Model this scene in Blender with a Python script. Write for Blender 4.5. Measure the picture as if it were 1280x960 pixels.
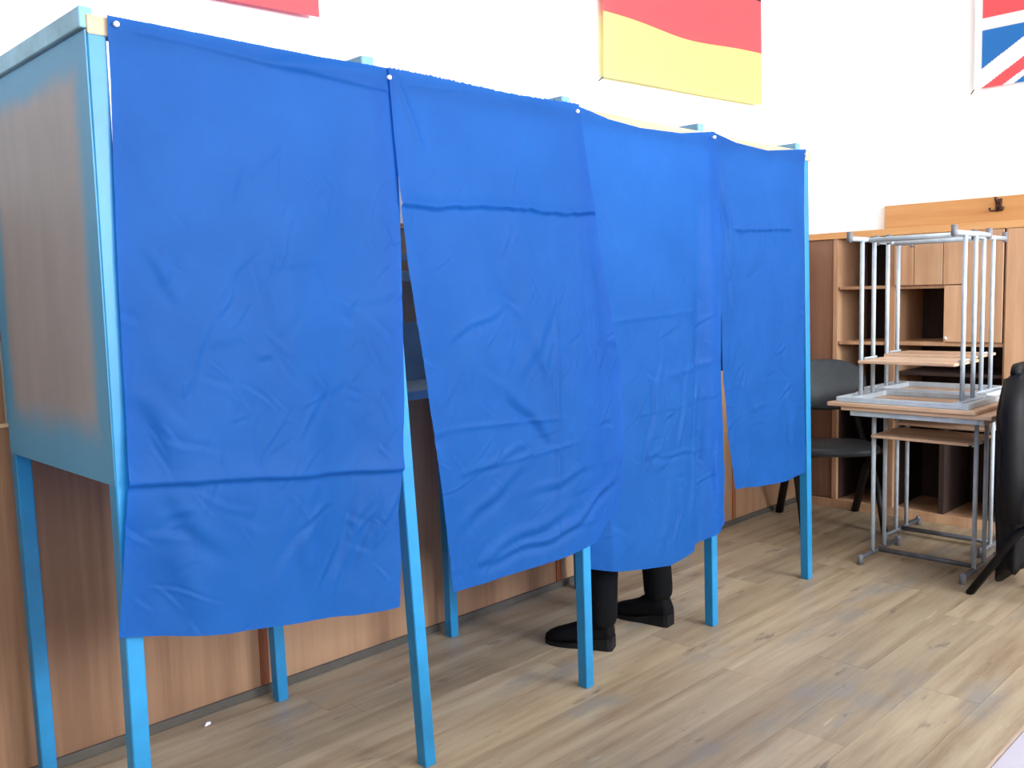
import bpy, bmesh, math, random
import numpy as np
from mathutils import Vector, Matrix

for _o in list(bpy.data.objects):
    bpy.data.objects.remove(_o)
SC = bpy.context.scene
COL = SC.collection
random.seed(7)

# ------------------------------------------------------------------ camera
cam = bpy.data.cameras.new('camera')
cam.sensor_width = 36.0
cam.lens = 32.16
cam.clip_start = 0.02
co = bpy.data.objects.new('camera', cam)
COL.objects.link(co)
_r = Vector((0.70692, -0.706845, -0.025191))
_u = Vector((0.086159, 0.050708, 0.99499))
_f = Vector((0.702027, 0.705548, -0.096747))
co.matrix_world = Matrix(((_r.x, _u.x, -_f.x, 0.0), (_r.y, _u.y, -_f.y, 0.0), (_r.z, _u.z, -_f.z, 1.34), (0, 0, 0, 1)))
SC.camera = co

# ------------------------------------------------------------------ light
SC.view_settings.view_transform = 'Standard'
SC.view_settings.look = 'None'
SC.view_settings.gamma = 1.0
SC.view_settings.use_curve_mapping = False
SC.view_settings.exposure = 0.0
w = bpy.data.worlds.new('world')
SC.world = w
w.use_nodes = True
w.node_tree.nodes['Background'].inputs[0].default_value = (0.82, 0.9, 1.0, 1)
w.node_tree.nodes['Background'].inputs[1].default_value = 1.2


def area(name, loc, rot, sx, sy, power, col=(0.95, 0.97, 1.0)):
    l = bpy.data.lights.new(name, 'AREA')
    l.shape = 'RECTANGLE'
    l.size, l.size_y, l.energy, l.color = sx, sy, power, col
    o = bpy.data.objects.new(name, l)
    o.location = loc
    o.rotation_euler = rot
    COL.objects.link(o)
    return o


WIN = [(-1.9, -0.1), (0.5, 2.3), (2.9, 4.7)]        # window openings in the front wall (x ranges)
for _i, (_a, _b) in enumerate(WIN):
    area('daylight_window', ((_a + _b) / 2, -3.62, 2.35), (math.radians(90), 0, 0), _b - _a, 1.8, (110, 230, 430)[_i])


# ------------------------------------------------------------------ materials
def srgb(r, g, b):
    f = lambda c: (c / 255 / 12.92) if c <= 10.3 else ((c / 255 + 0.055) / 1.055) ** 2.4
    return (f(r), f(g), f(b), 1)


class NT:
    def __init__(s, name):
        s.m = bpy.data.materials.new(name)
        s.m.use_nodes = True
        s.t = s.m.node_tree
        s.b = s.t.nodes['Principled BSDF']
        s.out = s.t.nodes['Material Output']

    def n(s, typ, **kw):
        n = s.t.nodes.new(typ)
        for k, v in kw.items():
            setattr(n, k, v)
        return n

    def l(s, a, b):
        s.t.links.new(a, b)

    def pos(s, scale, mode='pos', rot=(0, 0, 0)):
        mp = s.n('ShaderNodeMapping')
        mp.inputs['Scale'].default_value = scale
        mp.inputs['Rotation'].default_value = rot
        if mode == 'pos':
            s.l(s.n('ShaderNodeNewGeometry').outputs['Position'], mp.inputs[0])
        else:
            s.l(s.n('ShaderNodeTexCoord').outputs['Object'], mp.inputs[0])
        return mp.outputs[0]

    def noise(s, vec, scale=1.0, detail=4, rough=0.6):
        n = s.n('ShaderNodeTexNoise')
        n.inputs['Scale'].default_value = scale
        n.inputs['Detail'].default_value = detail
        n.inputs['Roughness'].default_value = rough
        s.l(vec, n.inputs['Vector'])
        return n.outputs['Fac']

    def ramp(s, fac, stops):
        r = s.n('ShaderNodeValToRGB')
        e = r.color_ramp.elements
        e[0].position, e[0].color = stops[0]
        e[1].position, e[1].color = stops[-1]
        for p, c in stops[1:-1]:
            x = e.new(p)
            x.color = c
        s.l(fac, r.inputs[0])
        return r.outputs[0]

    def mix(s, fac, a, b, mode='MIX'):
        m = s.n('ShaderNodeMix', data_type='RGBA', blend_type=mode)
        for i, v in ((0, fac), (6, a), (7, b)):
            if hasattr(v, 'links'):
                s.l(v, m.inputs[i])
            else:
                m.inputs[i].default_value = v
        return m.outputs[2]

    def math(s, op, a, b=0.0, c=0.0):
        m = s.n('ShaderNodeMath', operation=op)
        for i, v in enumerate((a, b, c)):
            if hasattr(v, 'links'):
                s.l(v, m.inputs[i])
            else:
                m.inputs[i].default_value = v
        return m.outputs[0]

    def maprange(s, v, a, b, c=0.0, d=1.0):
        m = s.n('ShaderNodeMapRange', interpolation_type='SMOOTHSTEP')
        s.l(v, m.inputs[0])
        for i, x in enumerate((a, b, c, d)):
            m.inputs[i + 1].default_value = x
        return m.outputs[0]

    def bump(s, h, strength=0.2, dist=0.002):
        b = s.n('ShaderNodeBump')
        b.inputs['Strength'].default_value = strength
        b.inputs['Distance'].default_value = dist
        s.l(h, b.inputs['Height'])
        s.l(b.outputs[0], s.b.inputs['Normal'])

    def col(s, c):
        if hasattr(c, 'links'):
            s.l(c, s.b.inputs['Base Color'])
        else:
            s.b.inputs['Base Color'].default_value = c

    def rough(s, r, spec=0.5, metal=0.0):
        s.b.inputs['Roughness'].default_value = r
        s.b.inputs['Specular IOR Level'].default_value = spec
        s.b.inputs['Metallic'].default_value = metal


def plain(name, c, rough=0.5, var=0.12, scale=12, bump=0.0, spec=0.5, metal=0.0):
    t = NT(name)
    f = t.noise(t.pos((1, 1, 1)), scale, 4)
    dark = tuple(x * (1 - var) for x in c[:3]) + (1,)
    lite = tuple(min(1, x * (1 + var)) for x in c[:3]) + (1,)
    t.col(t.ramp(f, [(0.3, dark), (0.7, lite)]))
    t.rough(rough, spec, metal)
    if bump:
        t.bump(t.noise(t.pos((1, 1, 1)), scale * 12, 3), bump, 0.001)
    return t.m


def wood(name, c_dark, c_mid, c_lite, sc=(26, 26, 1.6), rough=0.45, rand=0.25):
    """vertical or lengthwise grain; each piece gets its own tone"""
    t = NT(name)
    oi = t.n('ShaderNodeObjectInfo')
    base = t.pos(sc)
    add = t.n('ShaderNodeVectorMath', operation='ADD')
    t.l(base, add.inputs[0])
    cmb = t.n('ShaderNodeCombineXYZ')
    t.l(t.math('MULTIPLY', oi.outputs['Random'], 37.0), cmb.inputs[2])
    t.l(t.math('MULTIPLY', oi.outputs['Random'], 53.0), cmb.inputs[0])
    t.l(cmb.outputs[0], add.inputs[1])
    f1 = t.noise(add.outputs[0], 0.35, 3, 0.5)
    f2 = t.noise(add.outputs[0], 3.5, 5, 0.65)
    f = t.math('ADD', t.math('MULTIPLY', f1, 0.72), t.math('MULTIPLY', f2, 0.28))
    c = t.ramp(f, [(0.33, c_dark), (0.5, c_mid), (0.66, c_lite)])
    v = t.maprange(oi.outputs['Random'], 0, 1, 1 - rand, 1 + rand * 0.6)
    hs = t.n('ShaderNodeHueSaturation')
    t.l(v, hs.inputs['Value'])
    t.l(c, hs.inputs['Color'])
    t.col(hs.outputs[0])
    t.rough(rough, 0.35)
    t.bump(f2, 0.12, 0.001)
    return t.m


M = {}
M['white_wall'] = plain('white_wall', (0.9, 0.9, 0.9, 1), 0.8, 0.01, 3, 0.05)
M['ceiling'] = plain('ceiling_white', (0.86, 0.86, 0.85, 1), 0.9, 0.02, 3)
M['wainscot'] = wood('wainscot_laminate', srgb(126, 94, 72), srgb(160, 126, 98), srgb(178, 146, 114), (9, 9, 0.35), 0.4, 0.05)
M['batten'] = wood('batten_redwood', srgb(110, 62, 40), srgb(134, 78, 50), srgb(150, 92, 60))
M['skirting'] = plain('skirting_dark', srgb(78, 74, 68), 0.6)
M['subfloor'] = plain('subfloor_dark', srgb(70, 56, 42), 0.9)


def floor_mat():
    t = NT('floor_board_laminate')
    oi = t.n('ShaderNodeObjectInfo')
    add = t.n('ShaderNodeVectorMath', operation='ADD')
    t.l(t.pos((1.6, 22, 1)), add.inputs[0])
    cmb = t.n('ShaderNodeCombineXYZ')
    t.l(t.math('MULTIPLY', oi.outputs['Random'], 41.0), cmb.inputs[0])
    t.l(t.math('MULTIPLY', oi.outputs['Random'], 77.0), cmb.inputs[1])
    t.l(cmb.outputs[0], add.inputs[1])
    f1 = t.noise(add.outputs[0], 0.9, 3, 0.5)
    f2 = t.noise(add.outputs[0], 5.0, 5, 0.7)
    f = t.math('ADD', t.math('MULTIPLY', f1, 0.7), t.math('MULTIPLY', f2, 0.3))
    c = t.ramp(f, [(0.34, srgb(134, 115, 92)), (0.5, srgb(157, 141, 117)), (0.68, srgb(172, 158, 134))])
    hs = t.n('ShaderNodeHueSaturation')
    t.l(t.maprange(oi.outputs['Random'], 0, 1, 0.86, 1.1), hs.inputs['Value'])
    t.l(c, hs.inputs['Color'])
    # worn greyish-blue patches stretched along the boards, and dark scuffs
    w1 = t.noise(t.pos((0.9, 2.6, 1)), 1.3, 5, 0.62)
    c2 = t.mix(t.maprange(w1, 0.54, 0.68, 0, 0.65), hs.outputs[0], srgb(122, 123, 122))
    w2 = t.noise(t.pos((3.0, 10.0, 1)), 1.1, 4, 0.6)
    c3 = t.mix(t.maprange(w2, 0.62, 0.7, 0, 0.65), c2, srgb(84, 78, 76))
    w3 = t.noise(t.pos((2.2, 24.0, 1), rot=(0, 0, 0.05)), 1.6, 3, 0.6)
    c4 = t.mix(t.maprange(w3, 0.66, 0.74, 0, 0.5), c3, srgb(190, 180, 162))
    t.col(c4)
    t.rough(0.42, 0.4)
    t.bump(f2, 0.1, 0.0008)
    return t.m


M['floor'] = floor_mat()
M['post'] = plain('cyan_paint', srgb(25, 122, 174), 0.42, 0.12, 9, 0.1)
M['beam'] = plain('weathered_blue_paint', srgb(112, 160, 186), 0.6, 0.2, 10, 0.2)
M['rawwood'] = wood('raw_pine', srgb(176, 146, 116), srgb(206, 178, 146), srgb(222, 198, 170), (2, 26, 26), 0.7, 0.05)


def side_panel_mat():
    """grey hardboard whose rim got sprayed with the frame's blue paint"""
    t = NT('hardboard_blue_overspray')
    g = t.n('ShaderNodeTexCoord').outputs['Generated']
    sp = t.n('ShaderNodeSeparateXYZ')
    t.l(g, sp.inputs[0])
    nz = t.noise(t.pos((1, 1, 1)), 7, 3)
    e = []
    for ax, lo, hi in ((1, 0.2, 0.16), (2, 0.24, 0.16)):
        a = t.maprange(sp.outputs[ax], 0.0, lo, 1, 0)
        b = t.maprange(sp.outputs[ax], 1 - hi, 1.0, 0, 1)
        e.append(t.math('MAXIMUM', a, b))
    k = t.math('MAXIMUM', e[0], e[1])
    k = t.math('ADD', k, t.math('MULTIPLY', t.math('SUBTRACT', nz, 0.5), 0.5))
    k = t.maprange(k, 0.15, 0.85, 0, 0.9)
    grey = t.ramp(t.noise(t.pos((6, 6, 1.2)), 1.2, 3), [(0.3, srgb(122, 124, 130)), (0.7, srgb(138, 139, 144))])
    t.col(t.mix(k, grey, srgb(60, 138, 182)))
    t.rough(0.55, 0.35)
    return t.m


M['side_panel'] = side_panel_mat()
M['inner'] = plain('grey_blue_board', srgb(128, 142, 146), 0.6)


def cloth_mat(name='blue_satin_cloth', ca=(25, 97, 184), cb=(31, 104, 193), tl=0.56):
    t = NT(name)
    f = t.noise(t.pos((1, 1, 1)), 5, 4)
    c = t.ramp(f, [(0.3, srgb(*ca)), (0.7, srgb(*cb))])
    t.col(c)
    t.rough(0.55, 0.22)
    t.b.inputs['Sheen Weight'].default_value = 0.03
    t.b.inputs['Sheen Roughness'].default_value = 0.4
    v = t.noise(t.pos((1, 1, 1)), 14, 6, 0.6)
    t.bump(v, 0.25, 0.006)
    tr = t.n('ShaderNodeBsdfTranslucent')
    t.l(c, tr.inputs[0])
    mx = t.n('ShaderNodeMixShader')
    mx.inputs[0].default_value = tl
    t.l(t.b.outputs[0], mx.inputs[1])
    t.l(tr.outputs[0], mx.inputs[2])
    t.l(mx.outputs[0], t.out.inputs[0])
    return t.m


M['cloth'] = cloth_mat()
M['cloth_bright'] = cloth_mat('bright_blue_cloth', (31, 106, 197), (37, 113, 205), 0.6)  # third curtain: lighter and slightly more translucent than the others
M['tack'] = plain('white_plastic', (0.9, 0.9, 0.9, 1), 0.3)


def flag_mat():
    t = NT('flag_print')
    a = t.n('ShaderNodeVertexColor')
    a.layer_name = 'print'
    t.col(a.outputs[0])
    t.rough(0.6, 0.3)
    tr = t.n('ShaderNodeBsdfTranslucent')
    t.l(a.outputs[0], tr.inputs[0])
    mx = t.n('ShaderNodeMixShader')
    mx.inputs[0].default_value = 0.25
    t.l(t.b.outputs[0], mx.inputs[1])
    t.l(tr.outputs[0], mx.inputs[2])
    t.l(mx.outputs[0], t.out.inputs[0])
    t.bump(t.noise(t.pos((1, 1, 1)), 9, 3), 0.15, 0.004)
    return t.m


M['flag'] = flag_mat()
M['cord'] = plain('dark_cord', (0.06, 0.06, 0.07, 1), 0.8)
M['cab'] = wood('cabinet_laminate', srgb(160, 118, 88), srgb(188, 149, 117), srgb(204, 167, 134), (20, 20, 1.0), 0.4, 0.1)
M['cabtop'] = wood('cabinet_edge_orange', srgb(184, 128, 76), srgb(206, 152, 98), srgb(214, 166, 112), (20, 1.5, 20), 0.4, 0.05)
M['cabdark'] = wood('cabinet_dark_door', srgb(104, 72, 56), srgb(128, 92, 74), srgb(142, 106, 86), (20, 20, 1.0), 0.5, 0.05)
M['cab_shade'] = wood('cabinet_inside_shaded', srgb(46, 35, 34), srgb(58, 44, 41), srgb(68, 52, 48), (20, 20, 1.0), 0.6, 0.08)  # near-black copy of the laminate: compartment shade put into the colour
M['rack'] = wood('rack_board_orange', srgb(164, 112, 62), srgb(184, 134, 82), srgb(194, 148, 96), (20, 1.2, 30), 0.35, 0.05)
M['bronze'] = plain('dark_bronze', srgb(74, 52, 44), 0.4, metal=0.7)
M['desk_top'] = wood('desk_plywood', srgb(176, 140, 112), srgb(206, 174, 146), srgb(222, 194, 168), (22, 2, 22), 0.4, 0.06)
M['steel'] = plain('grey_enamel_steel', srgb(178, 192, 204), 0.35, 0.12, 20, 0.05)
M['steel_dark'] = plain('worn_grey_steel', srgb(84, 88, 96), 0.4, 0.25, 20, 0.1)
M['rubber'] = plain('grey_rubber', srgb(112, 114, 122), 0.5)
M['chair_fabric'] = plain('charcoal_vinyl', srgb(54, 62, 68), 0.42, 0.15, 30, 0.1, 0.35)
M['chair_black'] = plain('black_plastic', srgb(12, 12, 15), 0.5, spec=0.25)
M['coat'] = plain('black_nylon', srgb(12, 13, 18), 0.6, 0.3, 9, 0.3, 0.25)
M['trouser'] = plain('black_trouser_cloth', srgb(9, 10, 13), 0.95, 0.2, 40, 0.1, 0.15)
M['boot'] = plain('black_suede', srgb(9, 10, 14), 0.85, 0.2, 30, 0.1, 0.15)
M['sole'] = plain('black_rubber', srgb(14, 16, 20), 0.6, spec=0.25)
M['jacket'] = plain('dark_grey_jacket', srgb(52, 54, 62), 0.85)
M['skin'] = plain('skin', srgb(206, 160, 136), 0.5, 0.06)
M['hair'] = plain('brown_hair', srgb(62, 44, 34), 0.6, 0.3, 60, 0.4)
M['eye'] = plain('eye_white', (0.85, 0.85, 0.85, 1), 0.2)
M['paper'] = plain('white_paper', (0.88, 0.88, 0.9, 1), 0.7, 0.02)
M['pale_top'] = plain('pale_grey_laminate', srgb(158, 156, 170), 0.35, 0.04)
M['edge'] = plain('brown_edge_band', srgb(156, 138, 124), 0.5)
M['frame_white'] = plain('white_window_frame', (0.85, 0.85, 0.85, 1), 0.4, 0.03)


# ------------------------------------------------------------------ mesh helpers
def link(name, me, mat, parent=None, loc=None, smooth=False):
    o = bpy.data.objects.new(name, me)
    if mat is not None and not me.materials:
        me.materials.append(mat)
    if smooth:
        for p in me.polygons:
            p.use_smooth = True
    COL.objects.link(o)
    if parent is not None:
        o.parent = parent
    if loc is not None:
        o.location = loc
    return o


def done(name, bm, mat, parent=None, loc=None, smooth=False):
    bmesh.ops.recalc_face_normals(bm, faces=bm.faces)
    me = bpy.data.meshes.new(name)
    bm.to_mesh(me)
    bm.free()
    return link(name, me, mat, parent, loc, smooth)


def add_box(bm, x0, x1, y0, y1, z0, z1, bev=0.0, taper=None):
    r = bmesh.ops.create_cube(bm, size=1.0)
    vs = r['verts']
    for v in vs:
        v.co = Vector(((x0 + x1) / 2 + v.co.x * (x1 - x0), (y0 + y1) / 2 + v.co.y * (y1 - y0), (z0 + z1) / 2 + v.co.z * (z1 - z0)))
    if bev > 0:
        es = list({e for v in vs for e in v.link_edges})
        bmesh.ops.bevel(bm, geom=es, offset=bev, segments=1, affect='EDGES')


def box(name, x0, x1, y0, y1, z0, z1, mat, parent=None, bev=0.0):
    """box mesh with its own origin at its centre"""
    bm = bmesh.new()
    hx, hy, hz = (x1 - x0) / 2, (y1 - y0) / 2, (z1 - z0) / 2
    add_box(bm, -hx, hx, -hy, hy, -hz, hz, bev)
    return done(name, bm, mat, parent, ((x0 + x1) / 2, (y0 + y1) / 2, (z0 + z1) / 2))


def add_tube(bm, pts, r, seg=8, cap=True, flat=1.0):
    pts = [Vector(p) for p in pts]
    rs = r if isinstance(r, (list, tuple)) else [r] * len(pts)
    rings = []
    prev = None
    for i, p in enumerate(pts):
        a = pts[max(i - 1, 0)]
        b = pts[min(i + 1, len(pts) - 1)]
        t = (b - a).normalized()
        if prev is None:
            ref = Vector((0, 0, 1)) if abs(t.z) < 0.9 else Vector((1, 0, 0))
            n1 = t.cross(ref).normalized()
        else:
            n1 = (prev - t * prev.dot(t)).normalized()
        prev = n1
        n2 = t.cross(n1)
        rings.append([bm.verts.new(p + (n1 * math.cos(2 * math.pi * k / seg) * flat + n2 * math.sin(2 * math.pi * k / seg)) * rs[i]) for k in range(seg)])
    for a, b in zip(rings, rings[1:]):
        for k in range(seg):
            bm.faces.new((a[k], a[(k + 1) % seg], b[(k + 1) % seg], b[k]))
    if cap:
        bm.faces.new(rings[0][::-1])
        bm.faces.new(rings[-1])


def tube(name, pts, r, mat, parent=None, seg=8, smooth=True, flat=1.0):
    bm = bmesh.new()
    add_tube(bm, pts, r, seg, True, flat)
    return done(name, bm, mat, parent, None, smooth)


def add_loft(bm, rings, cap=True):
    vr = [[bm.verts.new(p) for p in ring] for ring in rings]
    n = len(vr[0])
    for a, b in zip(vr, vr[1:]):
        for k in range(n):
            bm.faces.new((a[k], a[(k + 1) % n], b[(k + 1) % n], b[k]))
    if cap:
        bm.faces.new(vr[0][::-1])
        bm.faces.new(vr[-1])


def thing(name, label, cat, loc=(0, 0, 0), rotz=0.0, group=None):
    o = bpy.data.objects.new(name, None)
    o.empty_display_size = 0.1
    COL.objects.link(o)
    o.location = loc
    o.rotation_euler = (0, 0, rotz)
    tag(o, label, cat, group)
    return o


def tag(o, label, cat, group=None):
    o['label'] = label
    o['category'] = cat
    if group:
        o['group'] = group
    return o


def struct(o):
    o['kind'] = 'structure'
    return o


# ------------------------------------------------------------------ room shell
RX0, RX1, RY0, RY1, RH = -2.5, 5.68, -3.5, 2.768, 3.5
floor = struct(box('floor', RX0 - 0.2, RX1 + 0.2, RY0 - 0.2, RY1 + 0.2, -0.12, -0.012, M['subfloor']))
struct(box('ceiling', RX0 - 0.2, RX1 + 0.2, RY0 - 0.2, RY1 + 0.2, RH, RH + 0.12, M['ceiling']))
wall_back = struct(box('wall_back', RX0 - 0.2, RX1 + 0.2, RY1 + 0.012, RY1 + 0.2, -0.012, RH, M['white_wall']))
wall_right = struct(box('wall_right', RX1, RX1 + 0.2, RY0, RY1 + 0.012, -0.012, RH, M['white_wall']))
struct(box('wall_left', RX0 - 0.2, RX0, RY0, RY1 + 0.012, -0.012, RH, M['white_wall']))
bm = bmesh.new()
add_box(bm, RX0, RX1, RY0 - 0.2, RY0, -0.012, 1.45)
add_box(bm, RX0, RX1, RY0 - 0.2, RY0, 3.25, RH)
_xs = [RX0] + [v for ab in WIN for v in ab] + [RX1]
for a, b in zip(_xs[::2], _xs[1::2]):
    add_box(bm, a, b, RY0 - 0.2, RY0, 1.45, 3.25)
wall_front = struct(done('wall_front', bm, M['white_wall']))
box('dado', RX0, RX0 + 0.012, RY0, RY1, 0.0, 1.62, M['wainscot']).parent = (wall_dado := struct(bpy.data.objects['wall_left']))
bpy.data.objects['dado'].location -= wall_dado.location
box('dado', RX0 + 0.012, RX1, RY0, RY0 + 0.012, 0.0, 1.44, M['wainscot']).parent = wall_front
for i, (a, b) in enumerate(WIN):
    bm = bmesh.new()
    y0, y1 = RY0 - 0.07, RY0 - 0.01
    for q in ((a, a + 0.06, 1.45, 3.25), (b - 0.06, b, 1.45, 3.25), ((a + b) / 2 - 0.04, (a + b) / 2 + 0.04, 1.51, 3.19)):
        add_box(bm, q[0], q[1], y0, y1, q[2], q[3])
    add_box(bm, a + 0.06, b - 0.06, y0, y1, 1.45, 1.51)
    add_box(bm, a + 0.06, b - 0.06, y0, y1, 3.19, 3.25)
    struct(done('window_%d' % (i + 1), bm, M['frame_white']))

# floor boards: rows along x
PWID, PLEN = 0.1905, 1.3
pm = {}


def board_mesh(L, wd=PWID):
    k = (round(L, 3), round(wd, 3))
    if k not in pm:
        bm = bmesh.new()
        add_box(bm, -L / 2 + 0.0006, L / 2 - 0.0006, -wd / 2 + 0.0006, wd / 2 - 0.0006, -0.006, 0.006)
        me = bpy.data.meshes.new('floor_board')
        bm.to_mesh(me)
        bm.free()
        me.materials.append(M['floor'])
        pm[k] = me
    return pm[k]


fx, fy, fz = floor.location
nrow = 0
y = 0.955 - PWID * 15
while y < RY1:
    yc = y + PWID / 2
    wd = min(PWID, RY1 - y)
    yc = y + wd / 2
    off = random.random() * PLEN
    if abs(y - 0.955) < 0.01:
        off = 3.03
    if abs(y - 1.1455) < 0.01:
        off = 2.48
    x = RX0
    first = RX0 + ((off - RX0) % PLEN)
    cuts = [RX0]
    t = first
    while t < RX1 - 0.05:
        if t - cuts[-1] > 0.05:
            cuts.append(t)
        t += PLEN
    cuts.append(RX1)
    for a, b in zip(cuts, cuts[1:]):
        link('floor_board', board_mesh(b - a, wd), None, floor, ((a + b) / 2 - fx, yc - fy, -0.006 + random.uniform(-0.0005, 0.0003) - fz))
    y += PWID
    nrow += 1

# wainscot of the back wall: lower and upper laminate panels, battens, dark skirting
wb = wall_back.location


def child_box(name, par, x0, x1, y0, y1, z0, z1, mat, bev=0.0):
    o = box(name, x0, x1, y0, y1, z0, z1, mat, None, bev)
    o.parent = par
    o.location = o.location - par.location
    return o


xs = [-2.5, -1.475, 0.02, 1.52, 3.0225, 4.52, 5.66]
for a, b in zip(xs, xs[1:]):
    child_box('wainscot_panel', wall_back, a + 0.002, b - 0.002, RY1, RY1 + 0.012, 0.0, 1.012, M['wainscot'], 0.0015)
    child_box('wainscot_panel', wall_back, a + 0.002, b - 0.002, RY1, RY1 + 0.012, 1.022, 1.6, M['wainscot'], 0.0015)
for a in (0.02, 1.52, 3.0225, 4.52):
    child_box('batten', wall_back, a - 0.016, a + 0.016, RY1 - 0.006, RY1, 0.03, 1.012, M['batten'], 0.001)
child_box('cap_rail', wall_back, -2.5, 5.66, RY1 - 0.008, RY1 + 0.012, 1.6, 1.62, M['cabtop'], 0.002)
child_box('joint_strip', wall_back, -2.5, 5.66, RY1 - 0.004, RY1 + 0.012, 1.012, 1.022, M['rawwood'])
struct(box('baseboard_back', -2.5, 5.23, RY1 - 0.014, RY1, 0.0, 0.03, M['skirting'], None, 0.003))

# coat rack board on the right wall with hooks
rk = thing('coat_rack', 'orange-brown coat hook board on the white wall above the tall cabinet', 'coat rack', (RX1, 0.6, 1.70))
box('board', -0.03, 0.0, -1.8, 1.80, -0.055, 0.125, M['rack'], rk, 0.003)
for hy in (1.15, 0.45, -0.25, -0.95):
    bm = bmesh.new()
    add_box(bm, -0.036, -0.03, hy - 0.018, hy + 0.018, 0.04, 0.112, 0.002)
    add_tube(bm, [(-0.036, hy, 0.09), (-0.06, hy, 0.085), (-0.085, hy, 0.1), (-0.088, hy, 0.118)], [0.007, 0.007, 0.007, 0.01], 8)
    for s in (-1, 1):
        add_tube(bm, [(-0.036, hy, 0.06), (-0.055, hy + s * 0.012, 0.045), (-0.07, hy + s * 0.03, 0.045), (-0.075, hy + s * 0.036, 0.06)], [0.006, 0.006, 0.006, 0.009], 8)
    done('hook', bm, M['bronze'], rk, None, True)

# ------------------------------------------------------------------ voting booth frame
booth = thing('voting_booth', 'long row of four voting booths in sky-blue painted timber frame', 'voting booth', (2.3, 2.33, 0))


def bpart(name, bm, mat, smooth=False):
    o = done(name, bm, mat, booth, None, smooth)
    o.location = (-2.3, -2.33, 0)
    return o


def add_post(bm, xf, yf, xt, yt, z1, h=0.0195):
    b = [(xf - h, yf - h, 0), (xf + h, yf - h, 0), (xf + h, yf + h, 0), (xf - h, yf + h, 0)]
    t = [(xt - h, yt - h, z1), (xt + h, yt - h, z1), (xt + h, yt + h, z1), (xt - h, yt + h, z1)]
    add_loft(bm, [[Vector(p) for p in b], [Vector(p) for p in t]])
    bmesh.ops.bevel(bm, geom=list(bm.edges), offset=0.0025, segments=1, affect='EDGES')


FT = [(0.776, 0.769), (1.488, 1.585), (2.268, 2.292), (3.04, 3.068), (3.80, 3.862)]     # x at top, x at foot
RT = [(0.776, 0.790), (1.488, 1.527), (2.268, 2.296), (3.04, 3.071), (3.80, 3.9)]
for (xt, xf) in FT:
    bm = bmesh.new()
    add_post(bm, xf, 1.98, xt, 1.98, 1.893)
    bpart('post', bm, M['post'])
for (xt, xf) in RT:
    bm = bmesh.new()
    add_post(bm, xf, 2.68, xt, 2.68, 1.898)
    bpart('post', bm, M['post'])
bm = bmesh.new()
add_box(bm, 0.758, 3.842, 1.961, 1.9995, 1.893, 1.931, 0.002)
o = bpart('front_rail', bm, M['rawwood'])
o['label'] = 'raw unpainted wooden top rail'
for (xt, xf) in FT:
    bm = bmesh.new()
    if xt < 1:
        add_box(bm, 0.743, 0.7575, 1.962, 2.7, 1.903, 1.944, 0.002)
        add_box(bm, 0.7575, 0.785, 2.0, 2.7, 1.902, 1.957, 0.002)
    else:
        add_box(bm, xt - 0.02, xt + 0.02, 2.0, 2.7, 1.9, 1.972, 0.003)
    bpart('side_beam', bm, M['beam'])
    bm = bmesh.new()
    add_box(bm, xt - 0.0235, xt - 0.0205, 1.963, 2.655, 0.955, 1.9)
    bpart('side_panel', bm, M['side_panel'])
for z0, z1 in ((1.40, 1.44), (1.475, 1.505)):
    bm = bmesh.new()
    add_box(bm, 0.76, 3.84, 2.7005, 2.716, z0, z1, 0.002)
    bpart('back_rail', bm, M['inner'])
bm = bmesh.new()
add_box(bm, 0.76, 3.84, 2.7005, 2.712, 1.03, 1.25)
bpart('back_board', bm, M['inner'])
for (a, b) in zip(FT, FT[1:]):
    bm = bmesh.new()
    add_box(bm, a[0] + 0.02, b[0] - 0.026, 2.38, 2.7, 1.0, 1.03, 0.002)
    bpart('writing_shelf', bm, M['inner'])


# ------------------------------------------------------------------ curtains
def interp(poly, t, byz=False):
    """points along a polyline by normalised arc length"""
    p = np.array(poly, float)
    d = np.r_[0, np.cumsum(np.hypot(*np.diff(p, axis=0).T))]
    d /= d[-1]
    return np.stack([np.interp(t, d, p[:, 0]), np.interp(t, d, p[:, 1])], -1)


def vnoise(x, z, seed):
    rs = np.random.RandomState(seed)
    g = rs.uniform(-1, 1, (64, 64))
    xi, zi = np.floor(x).astype(int), np.floor(z).astype(int)
    fx_, fz_ = x - xi, z - zi
    fx_, fz_ = fx_ * fx_ * (3 - 2 * fx_), fz_ * fz_ * (3 - 2 * fz_)
    g4 = lambda a, b: g[a % 64, b % 64]
    return (g4(xi, zi) * (1 - fx_) + g4(xi + 1, zi) * fx_) * (1 - fz_) + (g4(xi, zi + 1) * (1 - fx_) + g4(xi + 1, zi + 1) * fx_) * fz_


def crease(X, Zc, x1, z1, x2, z2, amp, wid):
    dx, dz = x2 - x1, z2 - z1
    L = math.hypot(dx, dz)
    ux, uz = dx / L, dz / L
    s = (X - x1) * ux + (Zc - z1) * uz
    d = (X - x1) * -uz + (Zc - z1) * ux
    d = d + 0.006 * np.sin(s * 30 + x1 * 50)
    tap = np.clip(s / L, 0, 1) * np.clip(1 - s / L, 0, 1) * 4
    tap = np.where((s > 0) & (s < L), tap, 0)
    return amp * tap * (d / wid) * np.exp(-(d / wid) ** 2)


def ridge(X, Zc, x1, z1, x2, z2, amp, wid):
    dx, dz = x2 - x1, z2 - z1
    L = math.hypot(dx, dz)
    ux, uz = dx / L, dz / L
    s = (X - x1) * ux + (Zc - z1) * uz
    d = (X - x1) * -uz + (Zc - z1) * ux
    tap = np.clip(s / L * 5, 0, 1) * np.clip((1 - s / L) * 5, 0, 1)
    return amp * tap * np.exp(-(d / wid) ** 2)


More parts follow.
